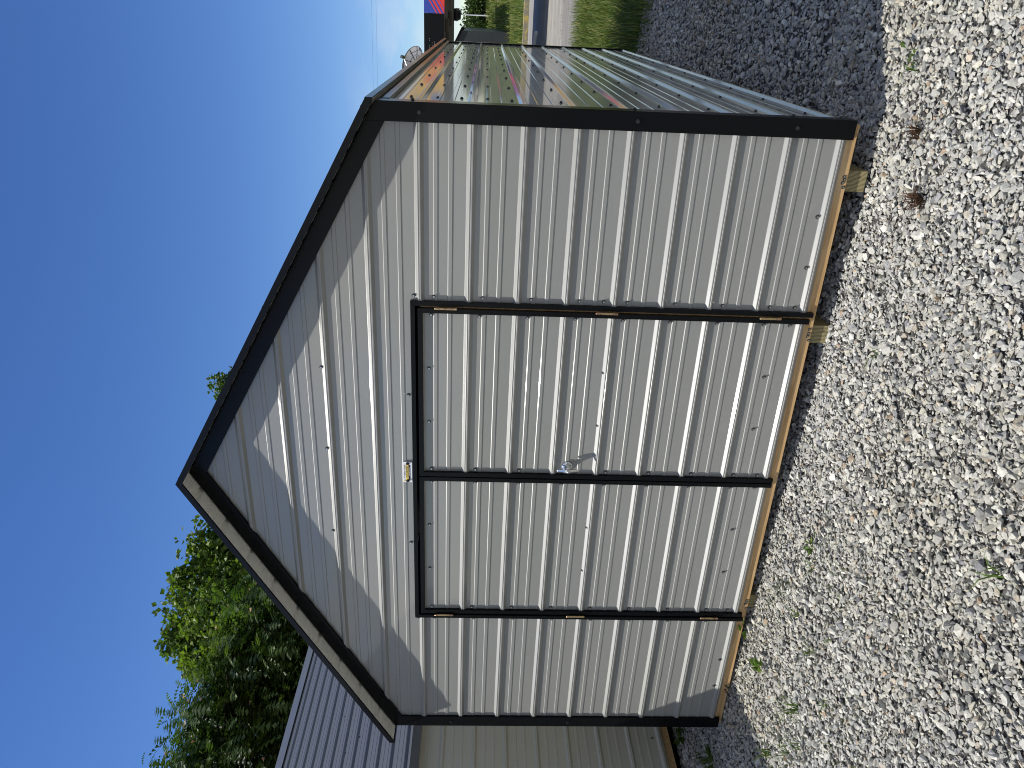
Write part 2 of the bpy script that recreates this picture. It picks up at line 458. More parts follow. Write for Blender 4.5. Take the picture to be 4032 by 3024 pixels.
def build_hinge(door, x, z):
    mb = MB(); r = .0058
    for k in range(5):
        a = z-.05+k*.02
        mb.tube([(x, -.029, a+.0006), (x, -.029, a+.0194)], r if k % 2 == 0 else r*.96, 12)
    mb.tube([(x, -.029, z-.052), (x, -.029, z+.053)], [.0036, .0036], 8)
    mb.tube([(x, -.029, z+.0505), (x, -.029, z+.0545)], [.006, .003], 10)
    mb.build('hinge', M['hinge'], door)

def build_door(x0, x1, hinge_x, ribs_phase, handle):
    zb, ztop = -.030, DZ-.034
    tw = .024
    mb = MB(); ribbed(mb, (0, 0, 0), (1, 0, 0), (0, 0, 1), (0, -1, 0), x0+.004, x1-.004, -.017, ztop-.004, ribs_phase)
    door = mb.build('door', M['grey'], shed)
    y0 = -TR-.001
    mb = MB()
    mb.prism([(x0, y0, zb), (x0, y0, ztop), (x0+tw, y0, ztop-tw), (x0+tw, y0, zb)], (0, TR, 0))
    mb.prism([(x1, y0, zb), (x1, y0, ztop), (x1-tw, y0, ztop-tw), (x1-tw, y0, zb)], (0, TR, 0))
    mb.prism([(x0, y0, ztop), (x1, y0, ztop), (x1-tw, y0, ztop-tw), (x0+tw, y0, ztop-tw)], (0, TR, 0))
    mb.build('door_trim', M['black'], door, bevel=.001)
    for z in (1.712, .952, .165): build_hinge(door, hinge_x, z)
    e = .014
    for k in range(1, 9):
        z = ribs_phase + k*RIB - .045
        if z > ztop-.05: z = ztop-.045
        for x in (x0+tw+e, x1-tw-e): place_screw(door, x, -.0005, z)
    wd = x1-x0
    for f in (.34, .66):
        for z in (1.795, .935, .128): place_screw(door, x0+wd*f, -.0005, z)
    for x in (x0+tw+e, x1-tw-e): place_screw(door, x, -.0005, .055)
    if handle:
        hx, hz = x0+tw+.045, 1.075
        mb = MB()
        mb.tube([(hx, -.001, hz), (hx, -.010, hz), (hx, -.013, hz)], [.030, .029, .022], 20)
        mb.tube([(hx, -.013, hz), (hx, -.024, hz), (hx, -.030, hz), (hx, -.046, hz)], [.017, .015, .010, .009], 16)
        prof = [(-.058, .0045, .004), (-.046, .0075, .005), (-.020, .0095, .007), (0, .013, .010), (.020, .0095, .007), (.046, .0075, .005), (.058, .0045, .004)]
        n = 12; b = len(mb.v)
        for dz, rx, ry in prof:
            yy = -.051 + abs(dz)*.16 - .004
            for k in range(n):
                t = 2*math.pi*k/n; mb.v.append((hx+rx*math.cos(t), yy+ry*math.sin(t), hz+dz))
        for i in range(len(prof)-1):
            for k in range(n):
                mb.f.append([b+i*n+k, b+i*n+(k+1) % n, b+(i+1)*n+(k+1) % n, b+(i+1)*n+k]); mb.m.append(0)
        mb.f.append([b+k for k in range(n)]); mb.m.append(0); mb.f.append([b+(len(prof)-1)*n+k for k in range(n)]); mb.m.append(0)
        mb.tube([(hx, -.050, hz), (hx, -.066, hz)], [.006, .005], 10)
        h = mb.build('door_handle', M['chrome'], door, smooth=True)
    return door
XM = -1.848
build_door(XM+.003, DX1-.034, DX1-.030, 0.0, True)
build_door(DX0+.034, XM-.003, DX0+.030, 0.0, False)

def text_mesh(txt, size, mat, loc, width=None, shear=0.0):
    cu = bpy.data.curves.new('lettering', 'FONT'); cu.body = txt; cu.size = size; cu.align_x = 'CENTER'; cu.align_y = 'CENTER'; cu.extrude = .0002; cu.shear = shear
    o = bpy.data.objects.new('lettering', cu); COL.objects.link(o)
    dg = bpy.context.evaluated_depsgraph_get(); me = bpy.data.meshes.new_from_object(o.evaluated_get(dg))
    bpy.data.objects.remove(o)
    co = np.array([v.co[:] for v in me.vertices])
    if width: co[:, 0] *= width/(co[:, 0].max()-co[:, 0].min())
    co[:, 0] -= (co[:, 0].max()+co[:, 0].min())/2
    P = np.stack([co[:, 0]+loc[0], np.full(len(co), loc[1])-co[:, 2], co[:, 1]+loc[2]], 1)
    me.vertices.foreach_set('co', P.astype(np.float32).ravel()); me.update()
    me.materials.clear(); me.materials.append(mat); return me

def build_plate():
    xa, xb, za, zb = -1.893, -1.767, 1.884, 1.933; cx = (xa+xb)/2; y = -.0075
    mb = MB(); mb.box(xa, xb, y, y+.0025, za, zb)
    pl = mb.build('nameplate', M['plate'], shed, bevel=.0008)
    mb = MB(); mb.box(cx-.049, cx+.045, y-.0008, y-.0001, 1.9035, 1.917); mb.build('gold_band', M['gold'], pl)
    mb = MB(); mb.box(cx-.049, cx+.045, y-.0008, y-.0001, 1.894, 1.9034); mb.build('black_band', M['ink'], pl)
    for txt, s, mt, z, wd, sh in (('A Tradition of Quality', .010, M['ink'], 1.924, .084, .3), ('OLD HICKORY', .014, M['ink'], 1.9102, .072, 0),
                              ('BUILDINGS & SHEDS', .006, M['plate'], 1.8988, .050, 0)):
        put('lettering', text_mesh(txt, s, mt, (cx+.004, y-.0012, z), wd, sh), pl)
    mb = MB()
    mb.tube([(cx-.052, y-.0004, 1.9245), (cx-.052, y-.0012, 1.9245)], .0052, 14); mb.build('emblem', M['gold'], pl)
    for x in (xa+.010, xb-.010): place_screw(pl, x, y, (za+zb)/2-.001, SCREWB)
build_plate()

def wall_screws():
    for k in range(0, 9):
        z = k*RIB - .058
        if 0 < z < 1.8:
            place_screw(front_wall, DX1+.020, -.0005, z); place_screw(front_wall, DX0-.016, -.0005, z)
    place_screw(front_wall, DX1+.022, -.0005, 1.865); place_screw(front_wall, DX0-.018, -.0005, 1.865); place_screw(front_wall, DX1+.020, -.0005, .05)
    place_screw(front_wall, DX1+.02, -.0005, .97)
    for x in (-1.38, -2.29): place_screw(front_wall, x, -.0005, 1.898)
    for x in (-1.24, -1.70, -2.22): place_screw(front_wall, x, -.0005, 2.318)
    for x in (-.42, -.66, -3.14, -3.36): place_screw(front_wall, x, -.0005, .037)
    # the long right wall: dark screws in rows every two feet
    n = 0
    V = []; F = []
    base = SCREWB; bv = np.array([v.co[:] for v in base.vertices]); bf = [list(p.vertices) for p in base.polygons]
    mb = MB()
    for k in range(0, 9):
        for dz in ((.06,) if k in (0, 2, 4, 6) else (-.058, .062) if k in (7, 8) else (.06,)):
            for i in range(10):
                y = .32 + i*.61 + (.02 if k % 2 else 0)
                z = k*RIB + dz
                if z > 1.91 or y > 5.95: continue
                if n < 42 and (i < 5):
                    place_screw(right_wall, XR, y, z, SCREWB, 'right'); n += 1
                else:
                    R = np.stack([-bv[:, 1]+XR, bv[:, 0]+y, bv[:, 2]+z], 1); mb.add(R, bf)
    r = mb.build('screw_row', M['blackscrew'], right_wall); r['kind'] = 'stuff'
wall_screws()

# ------------------------------------------------------------------ neighbouring shed
def build_neighbour():
    xw, ya, yb, zb, ze = -4.45, -1.9, 7.2, .115, 1.955
    wid, rise = 4.8, 1.55
    xc = xw - wid/2; sl = rise/(wid/2)
    t = empty('beige_shed', (xc, (ya+yb)/2, 0), 'beige ribbed metal shed with blue grey roof beside the light grey shed', 'shed')
    mb = MB(); ribbed(mb, (xw, 0, 0), (0, 1, 0), (0, 0, 1), (1, 0, 0), ya, yb, zb, ze, .135)
    mb.build('side_wall', M['beige'], t)
    mb = MB(); ribbed(mb, (xw-wid, 0, 0), (0, 1, 0), (0, 0, 1), (-1, 0, 0), ya, yb, zb, ze, .135)
    mb.build('side_wall', M['beige'], t)
    n = Vector((sl, 0, 1)).normalized(); n2 = Vector((-sl, 0, 1)).normalized(); top = (xc, 0, ze+rise)
    for y, nd, nm in ((ya, -1, 'front_wall'), (yb, 1, 'back_wall')):
        mb = MB(); ribbed(mb, (0, y, 0), (1, 0, 0), (0, 0, 1), (0, nd, 0), xw-wid, xw, zb, ze+rise, .135)
        clipped(mb, nm, [M['beige']], t, [(top, n), (top, n2)])
    mb = MB()
    for s in (1, -1):
        vd = Vector((s, 0, -sl)).normalized(); nd = Vector((s*sl, 0, 1)).normalized()
        slope = (wid/2+.06)*math.sqrt(1+sl*sl)
        ribbed(mb, (xc, 0, ze+rise+.03), (0, 1, 0), vd, nd, ya-.12, yb+.12, 0, slope, .09, MH=.0018)
    roof = mb.build('roof', M['bluegrey'], t)
    for s in (1, -1):
        xe = xc + s*(wid/2+.06); mb = MB(); a, b = sorted((xe, xe+s*.006)); z = ze+.03-sl*.06
        mb.box(a, b, ya-.12, yb+.12, z-.05, z+.012); mb.build('eave_trim', M['bluegrey'], roof)
        mb = MB(); a, b = sorted((xc+s*(wid/2+.003), xc+s*(wid/2+.055)))
        mb.box(a, b, ya-.11, yb+.11, z-.048, z-.044); mb.build('eave_soffit', M['bluegrey'], roof)
        for y, sy in ((ya-.12, -1), (yb+.12, 1)):
            mb = MB(); zc = ze+rise+.05
            mb.prism([(xc, y, zc), (xe, y, zc-sl*(wid/2+.06)), (xe, y, zc-sl*(wid/2+.06)-.06), (xc, y, zc-.06)], (0, sy*.004, 0))
            mb.build('gable_fascia', M['bluegrey'], roof)
    mb = MB()
    for s in (1, -1):
        mb.prism([(xc, ya-.12, ze+rise+.055), (xc+s*.16, ya-.12, ze+rise+.050-sl*.16), (xc+s*.16, ya-.12, ze+rise+.046-sl*.16), (xc, ya-.12, ze+rise+.051)], (0, yb-ya+.24, 0))
    mb.build('ridge_cap', M['bluegrey'], roof)
    for s, xa in ((1, xw), (-1, xw-wid)):
        for y, sy in ((ya, -1), (yb, 1)):
            mb = MB(); a, b = sorted((xa+s*.020, xa-s*.08)); c, d = sorted((y+sy*.020, y+sy*.002)); mb.box(a, b, c, d, zb-.01, ze)
            a, b = sorted((xa+s*.020, xa+s*.002)); c, d = sorted((y+sy*.0015, y-sy*.08)); mb.box(a, b, c, d, zb-.01, ze)
            mb.build('corner_trim', M['bluegrey'], t)
    mb = MB(); mb.box(xw-wid+.02, xw-.015, ya+.02, yb-.02, zb-.06, zb+.02); mb.build('rim_joist', M['pine'], t)
    for x in (xw-.5, xw-1.4, xw-2.4, xw-3.4, xw-4.3):
        mb = MB(); mb.box(x-.045, x+.045, ya+.05, yb-.05, -.1, zb-.0605); mb.build('skid', M['skid'], t)
    for z, y in ((.19, .5),):
        place_screw(t, xw+.0005, y, z, SCREW, 'right')
    for x, y in ((xw-.75, 1.1), (xw-1.1, 1.6), (xw-.95, 1.1)):
        sc_ = put('screw', SCREWB, roof, (x, y, ze+rise+.032-sl*abs(x-xc))); sc_.rotation_euler = (rad(90), 0, 0)
build_neighbour()

# ------------------------------------------------------------------ gravel
def hull_rock(rs, n):
    p = rs.normal(size=(n, 3)); p /= np.linalg.norm(p, axis=1)[:, None]
    p *= rs.uniform(.78, 1.10, (n, 1)); p[:, 2] = np.clip(p[:, 2], -.6, rs.uniform(.42, .7))
    bm = bmesh.new(); [bm.verts.new(v) for v in p]
    bmesh.ops.convex_hull(bm, input=bm.verts)
    bmesh.ops.delete(bm, geom=[v for v in bm.verts if not v.link_faces], context='VERTS')
    bmesh.ops.triangulate(bm, faces=bm.faces)
    bm.verts.index_update()
    V = np.array([v.co[:] for v in bm.verts]); F = np.array([[v.index for v in f.verts] for f in bm.faces]); bm.free()
    return V, F
def rand_rot(rs, n):
    q = rs.normal(size=(n, 4)); q /= np.linalg.norm(q, axis=1)[:, None]
    a, b, c, d = q.T
    return np.stack([np.stack([1-2*(c*c+d*d), 2*(b*c-a*d), 2*(b*d+a*c)], -1), np.stack([2*(b*c+a*d), 1-2*(b*b+d*d), 2*(c*d-a*b)], -1),
                     np.stack([2*(b*d-a*c), 2*(c*d+a*b), 1-2*(b*b+c*c)], -1)], 1)

def stone_material():
    m = Mat('crushed_limestone', (.5, .5, .47), .8, .3)
    at = m.n('ShaderNodeAttribute'); at.attribute_name = 'tint'
    n1 = m.noise(95, 5, .65); n2 = m.noise(420, 3, .6)
    v = m.math('ADD', m.math('MULTIPLY', n1, .75), m.math('MULTIPLY', n2, .25))
    m.color(m.mix(1.0, at.outputs['Color'], m.ramp(v, [(.3, (.62, .62, .62)), (.5, (.95, .95, .95)), (.68, (1.18, 1.17, 1.14))]), 'MULTIPLY'))
    m.bump(n1, .45, .004); m.bump(n2, .3, .0012)
    return m.m

def build_gravel():
    rs = np.random.RandomState(7)
    protos = [hull_rock(rs, n) for n in [10, 11, 12, 13, 14, 15, 12, 11, 9, 16, 13, 12, 10, 9]]
    pal = np.array([(.48, .475, .435), (.57, .565, .52), (.42, .42, .39), (.36, .365, .35), (.53, .51, .435), (.66, .655, .605), (.36, .36, .365), (.50, .45, .37), (.42, .33, .24), (.24, .245, .26)])
    pw = np.array([.21, .19, .15, .11, .12, .09, .06, .035, .012, .023]); pw /= pw.sum()
    P = []; S = []
    def region(x0, x1, y0, y1, dens, smin, smax, keep=None):
        n = int((x1-x0)*(y1-y0)*dens)
        xy = np.stack([rs.uniform(x0, x1, n), rs.uniform(y0, y1, n)], 1)
        if keep is not None: xy = xy[keep(xy[:, 0], xy[:, 1])]
        s = smin + (smax-smin)*rs.beta(1.35, 4.6, len(xy))
        P.append(xy); S.append(s)
    under = lambda x, y: ~((x > -W+.35) & (x < -.35) & (y > .45))
    def vis(x, y):      # the wedge of ground before the sheds that the picture shows, with a margin
        dx = x-.372; dy = y+3.41
        return (dy > .9) & (dx < .55+.12*dy) & (dx > -1.75*dy-.5) & under(x, y)
    region(-4.6, 1.3, -2.7, .75, 4700, .0075, .0275, vis)
    region(-4.6, 1.3, -2.7, .75, 30, .020, .040, vis)
    region(-4.3, 1.1, -2.5, .3, 2600, .004, .0085, vis)
    region(-4.5, -3.6, .5, 4.5, 1700, .008, .03)
    region(-.4, 1.4, .5, 6.1, 2400, .009, .034)
    rest = lambda x, y: under(x, y) & ~((x > -4.6) & (x < 1.3) & (y > -2.7) & (y < .75) & vis(x, y))
    region(-4.6, 1.3, -2.7, .75, 1500, .010, .034, lambda x, y: rest(x, y))
    region(1.3, 4.6, -7.0, 6.0, 1300, .011, .036)
    region(-5.2, 1.3, -7.0, -2.7, 1300, .011, .036)
    xy = np.concatenate(P); s = np.concatenate(S); n = len(xy)
    z = ground_h(xy[:, 0], xy[:, 1]) + s*rs.uniform(-.35, .75, n) + .004
    col = pal[rs.choice(len(pal), n, p=pw)] * rs.uniform(.76, 1.08, (n, 1))
    # a few dusty patches where the stone is finer and browner
    patch = np.clip(.5+.5*np.sin(xy[:, 0]*1.7+.6)*np.sin(xy[:, 1]*2.1+1.2), 0, 1)[:, None]
    col = col*(1-.10*patch*np.array([[.6, .8, 1.4]]))
    idx = rs.randint(0, len(protos), n); R = rand_rot(rs, n)
    sc3 = np.stack([rs.uniform(.9, 1.4, n), rs.uniform(.65, 1.05, n), rs.uniform(.5, .85, n)], 1)
    # flat stones settle flat: mostly yaw, some tilt
    tilt = rs.normal(0, .30, (n, 2)); yaw = rs.uniform(0, 2*np.pi, n)
    cz, sz_ = np.cos(yaw), np.sin(yaw); o = np.zeros(n); i1 = np.ones(n)
    Rz = np.stack([np.stack([cz, -sz_, o], -1), np.stack([sz_, cz, o], -1), np.stack([o, o, i1], -1)], 1)
    ca, sa = np.cos(tilt[:, 0]), np.sin(tilt[:, 0]); cb, sb = np.cos(tilt[:, 1]), np.sin(tilt[:, 1])
    Rx = np.stack([np.stack([i1, o, o], -1), np.stack([o, ca, -sa], -1), np.stack([o, sa, ca], -1)], 1)
    Ry = np.stack([np.stack([cb, o, sb], -1), np.stack([o, i1, o], -1), np.stack([-sb, o, cb], -1)], 1)
    flat = rs.rand(n) < .82
    R = np.where(flat[:, None, None], Rz @ Rx @ Ry, R)
    AV, AF, AC = [], [], []; base = 0
    for p, (V, F) in enumerate(protos):
        ii = np.where(idx == p)[0]; k = len(ii)
        if not k: continue
        q = V[None]*(sc3[ii]*s[ii, None])[:, None, :]
        q = np.einsum('nij,nkj->nki', R[ii], q)
        q += np.concatenate([xy[ii], z[ii, None]], 1)[:, None, :]
        nv = len(V)
        AV.append(q.reshape(-1, 3)); AC.append(np.repeat(col[ii], nv, 0))
        AF.append((F[None] + (base + np.arange(k)*nv)[:, None, None]).reshape(-1, 3)); base += k*nv
    me = np_mesh('gravel', np.concatenate(AV), np.concatenate(AF), [stone_material()], np.concatenate(AC))
    print('gravel stones', n, 'tris', len(me.polygons))
    tag(put('gravel', me), 'crushed grey and white limestone gravel covering the yard', 'gravel', kind='stuff')
build_gravel()

# ------------------------------------------------------------------ leaves, grass
def leaf_material(name, trans=.35, rough=.5):
    m = Mat(name, (.06, .1, .02), rough, .35)
    at = m.n('ShaderNodeAttribute'); at.attribute_name = 'tint'
    m.l(at.outputs['Color'], m.b.inputs['Base Color'])
    tr = m.n('ShaderNodeBsdfTranslucent'); br = m.mix(1.0, at.outputs['Color'], (1.25, 1.5, .6), 'MULTIPLY'); m.l(br, tr.inputs['Color'])
    ms = m.n('ShaderNodeMixShader'); ms.inputs[0].default_value = trans
    m.l(m.b.outputs[0], ms.inputs[1]); m.l(tr.outputs[0], ms.inputs[2])
    m.l(ms.outputs[0], m.t.nodes['Material Output'].inputs[0])
    return m.m
LEAF = leaf_material('leaf_foliage'); GRASS = leaf_material('grass_blade', .3, .55)

def frames(d, rs):
    """orthonormal frames whose first axis is d (n,3)"""
    d = d/np.linalg.norm(d, axis=1)[:, None]
    r = rs.normal(size=d.shape); b = np.cross(d, r); b /= np.linalg.norm(b, axis=1)[:, None]
    return d, b, np.cross(d, b)

def leaves_mesh(name, pos, dirs, length, width, col, rs, fold=.25, droop=.2, mat=None):
    """pointed folded leaves: 6 vertices, 4 triangles each"""
    n = len(pos); d, b, c = frames(dirs, rs)
    ln = length[:, None]; wd = width[:, None]
    p0 = pos; tip = pos + d*ln - np.array([[0, 0, 1]])*ln*droop
    mid = pos + d*ln*.5 + c*wd*fold
    q1 = pos + d*ln*.42 + b*wd*.5; q2 = pos + d*ln*.42 - b*wd*.5
    V = np.stack([p0, q1, mid, q2, tip], 1).reshape(-1, 3)
    F = (np.array([[0, 1, 2], [0, 2, 3], [1, 4, 2], [2, 4, 3]])[None] + (np.arange(n)*5)[:, None, None]).reshape(-1, 3)
    return np_mesh(name, V, F, [mat or LEAF], np.repeat(col, 5, 0))

def frond_mesh(name, pos, dirs, length, width, col, rs, droop=.45):
    """feathery mimosa leaves: a drooping rib with pairs of narrow leaflets"""
    n = len(pos); d, b, c = frames(dirs, rs)
    up = np.array([[0, 0, 1.]]); b = np.cross(d, np.repeat(up, n, 0)); b /= (np.linalg.norm(b, axis=1)[:, None]+1e-6)
    V = []; F = []; k = 0
    pairs = 5
    for i in range(pairs):
        t = (i+.4)/pairs; t2 = t+.16
        for s in (-1, 1):
            wv = width[:, None]*(math.sin(math.pi*(.15+.75*t)))
            z1 = -up*length[:, None]*droop*t*t; z2 = -up*length[:, None]*droop*t2*t2
            a = pos + d*length[:, None]*t + z1; e = pos + d*length[:, None]*t2 + z2
            o = a + d*length[:, None]*.14 + s*b*wv - up*wv*.3
            V += [a, o, e]; F.append([k, k+1, k+2] if s > 0 else [k, k+2, k+1]); k += 3
    V = np.stack(V, 1).reshape(-1, 3); F = (np.array(F)[None] + (np.arange(n)*k)[:, None, None]).reshape(-1, 3)
    return np_mesh(name, V, F, [LEAF], np.repeat(col, k, 0))

def bark():
    m = Mat('bark', (.12, .1, .08), .9, .2)
    m.color(m.ramp(m.noise(9, 6, .7, (1, 1, .25)), [(.3, (.05, .042, .034)), (.7, (.19, .165, .14))])); m.bump(m.noise(14, 5, .7, (1, 1, .2)), .6, .03); return m.m
BARK = bark()

def tree(name, label, base, lobes, nclump, per, leafsize, cols, seed, style='leaf', r0=.16, clump=.42, group=None, flowers=0, hang=0.0):
    rs = np.random.RandomState(seed); rnd = random.Random(seed)
    t = empty(name, base, label, 'tree', group)
    base = Vector(base)
    lob = np.array(lobes, float)     # x y z rx ry rz
    vol = lob[:, 3]*lob[:, 4]*lob[:, 5]; vol = vol**.75; vol /= vol.sum()
    li = rs.choice(len(lob), nclump, p=vol)
    u = rs.normal(size=(nclump, 3)); u /= np.linalg.norm(u, axis=1)[:, None]
    rr = rs.uniform(.25, 1.0, nclump)**.5
    cc = lob[li, :3] + u*rr[:, None]*lob[li, 3:]*rs.uniform(.9, 1.06, (nclump, 1))
    # limbs: from trunk fork to lobes, then twigs to a share of the clumps
    mb = MB()
    cen = Vector(lob[:, :3].mean(0)); fork = base.lerp(Vector((cen.x, cen.y, base.z)), .3); fork.z = base.z + (lob[:, 2].min()-base.z)*.55
    mb.tube([base-Vector((0, 0, .2)), base.lerp(fork, .5)+Vector((rnd.uniform(-.1, .1), rnd.uniform(-.1, .1), 0)), fork], [r0*1.25, r0, r0*.85], 9)
    for j, lb in enumerate(lob):
        c = Vector(lb[:3]); m1 = fork.lerp(c, .5)+Vector((rnd.uniform(-.3, .3), rnd.uniform(-.3, .3), rnd.uniform(-.1, .3)))
        top = c + Vector((0, 0, lb[5]*.45))
        mb.tube([fork, m1, c, top], [r0*.6, r0*.42, r0*.24, r0*.07], 6)
        sel = np.where(li == j)[0][::3]
        for i in sel:
            e = Vector(cc[i]); s0 = m1.lerp(c, rnd.uniform(.2, 1)); md = s0.lerp(e, .55)+Vector((rnd.uniform(-.12, .12), rnd.uniform(-.12, .12), rnd.uniform(-.02, .15)))
            mb.tube([s0, md, e], [r0*.13, r0*.08, r0*.03], 4, cap=False)
    mb.build('trunk', BARK, t, smooth=True)
    n = nclump*per
    ci = np.repeat(np.arange(nclump), per)
    off = rs.normal(size=(n, 3)); off *= (rs.uniform(0, 1, (n, 1))**.45)/np.linalg.norm(off, axis=1)[:, None]
    off = off*np.array([1, 1, .7])*clump*.85*rs.uniform(.55, 1.2, nclump)[ci][:, None]
    pos = cc[ci] + off
    dirs = off/(np.linalg.norm(off, axis=1)[:, None]+1e-6) + rs.normal(size=(n, 3))*.55 + np.array([[0, 0, .12-hang]])
    cols = np.array(cols); cl = cols[rs.randint(0, len(cols), nclump)][ci]*rs.uniform(.72, 1.3, (n, 1))
    ln = leafsize*rs.uniform(.7, 1.3, n)
    if style == 'frond': me = frond_mesh('crown', pos, dirs, ln, ln*.30, cl, rs)
    else: me = leaves_mesh('crown', pos, dirs, ln, ln*.72, cl, rs)
    put('crown', me, t)
    if flowers:
        fi = rs.choice(n, flowers, replace=False)
        fi = fi[np.argsort(-pos[fi, 2])][:flowers]
        k = 9; fp = np.repeat(pos[fi]+np.array([[0, 0, .06]]), k, 0)
        fd = rs.normal(size=(len(fp), 3)); fd[:, 2] = np.abs(fd[:, 2])+.3
        tint = np.repeat(np.array([(.80, .50, .46), (.85, .62, .52), (.72, .36, .36)])[rs.randint(0, 3, len(fi))], k, 0)
        me = leaves_mesh('blossom', fp, fd, rs.uniform(.05, .075, len(fp)), rs.uniform(.016, .026, len(fp)), tint, rs, mat=GRASS)
        f = put('blossoms', me, t); f['kind'] = 'stuff'
    return t

def gz(x, y): return float(ground_h(x, y))

tree('mimosa_tree', 'feathery dark green mimosa tree dotted with pink blossoms behind the beige shed', (-12.2, 7.2, gz(-12.2, 7.2)),
     [(-12.6, 6.3, 5.5, 2.1, 2.0, 1.75), (-11.0, 8.1, 4.8, 1.9, 1.9, 1.8), (-13.4, 4.6, 4.9, 2.0, 2.0, 2.0), (-11.6, 7.0, 3.4, 2.2, 2.2, 1.5), (-11.9, 8.5, 5.5, 1.3, 1.3, 1.1), (-12.0, 7.4, 6.3, .9, .9, .6)],
     1250, 26, .30, [(.05, .085, .02), (.07, .115, .026), (.04, .07, .022), (.09, .13, .03)], 11, 'frond', .17, .5, flowers=600, hang=.15)
SHOOTS = [(-13.15, 10.4, 8.25, .30, .30, .75), (-12.75, 10.9, 8.5, .28, .28, .62), (-12.3, 11.3, 8.1, .34, .34, .75), (-11.75, 11.8, 7.75, .32, .32, .8),
          (-11.2, 12.2, 7.45, .26, .26, .7), (-13.6, 10.0, 7.7, .4, .4, .6), (-12.0, 11.5, 7.5, .55, .5, .6), (-10.9, 12.6, 7.0, .35, .35, .7)]
tree('maple_tree', 'bright yellow green leafy tree rising behind the pink flowered mimosa', (-12.9, 11.2, gz(-12.9, 11.2)),
     [(-12.9, 10.7, 7.0, 1.25, 1.2, 1.2), (-11.9, 11.9, 6.4, 1.5, 1.4, 1.1), (-13.9, 10.2, 6.3, 1.2, 1.2, 1.2), (-12.4, 11.4, 5.2, 2.0, 2.0, 1.3), (-11.2, 12.8, 5.6, 1.1, 1.1, 1.0)] + SHOOTS,
     1150, 46, .165, [(.14, .205, .032), (.175, .24, .04), (.105, .165, .027), (.075, .125, .022)], 23, 'leaf', .16, .42)
tree('shade_tree', 'dense dark green tree filling the gap behind the mimosa and the maple', (-16.5, 13.5, gz(-16.5, 13.5)),
     [(-16.3, 13.2, 4.8, 2.6, 2.6, 2.3), (-14.0, 15.6, 4.6, 2.4, 2.4, 2.1), (-18.0, 11.0, 4.4, 2.6, 2.6, 2.4), (-15.5, 14.2, 3.0, 3.2, 3.0, 1.8), (-12.8, 17.2, 4.4, 2.0, 2.0, 1.9)],
     900, 50, .2, [(.045, .08, .016), (.06, .10, .02), (.08, .125, .024)], 31, 'leaf', .2, .75)
tree('distant_tree', 'tip of a distant green tree showing above the roof of the grey shed', (-13.2, 23.4, gz(-13.2, 23.4)),
     [(-13.3, 23.4, 10.75, .62, .62, .95), (-12.7, 23.7, 10.15, .8, .8, .75), (-13.5, 23.1, 9.6, 1.4, 1.4, 1.0), (-13.1, 23.4, 8.0, 2.0, 2.0, 1.5), (-13.2, 23.4, 10.4, .8, .8, .8)],
     420, 60, .17, [(.07, .12, .025), (.10, .15, .032), (.055, .10, .022)], 41, 'leaf', .2, .45)

def grass_mesh(name, xy, hgt, wid, lean, cols, rs):
    n = len(xy); z = ground_h(xy[:, 0], xy[:, 1]); a = rs.uniform(0, 2*np.pi, n)
    b0 = np.concatenate([xy, z[:, None]-.01], 1); sd = np.stack([np.cos(a), np.sin(a), 0*a], 1); ld = np.stack([-np.sin(a), np.cos(a), 0*a], 1)*rs.choice([-1, 1], (n, 1))
    h = hgt[:, None]; w_ = wid[:, None]; le = lean[:, None]; up = np.array([[0, 0, 1.]])
    m_ = b0 + up*h*.55 + ld*h*le*.3; t = b0 + up*h*(1-.35*le) + ld*h*le
    V = np.stack([b0-sd*w_*.5, b0+sd*w_*.5, m_-sd*w_*.4, m_+sd*w_*.4, t], 1).reshape(-1, 3)
    F = (np.array([[0, 1, 3], [0, 3, 2], [2, 3, 4]])[None] + (np.arange(n)*5)[:, None, None]).reshape(-1, 3)
    return np_mesh(name, V, F, [GRASS], np.repeat(cols, 5, 0))

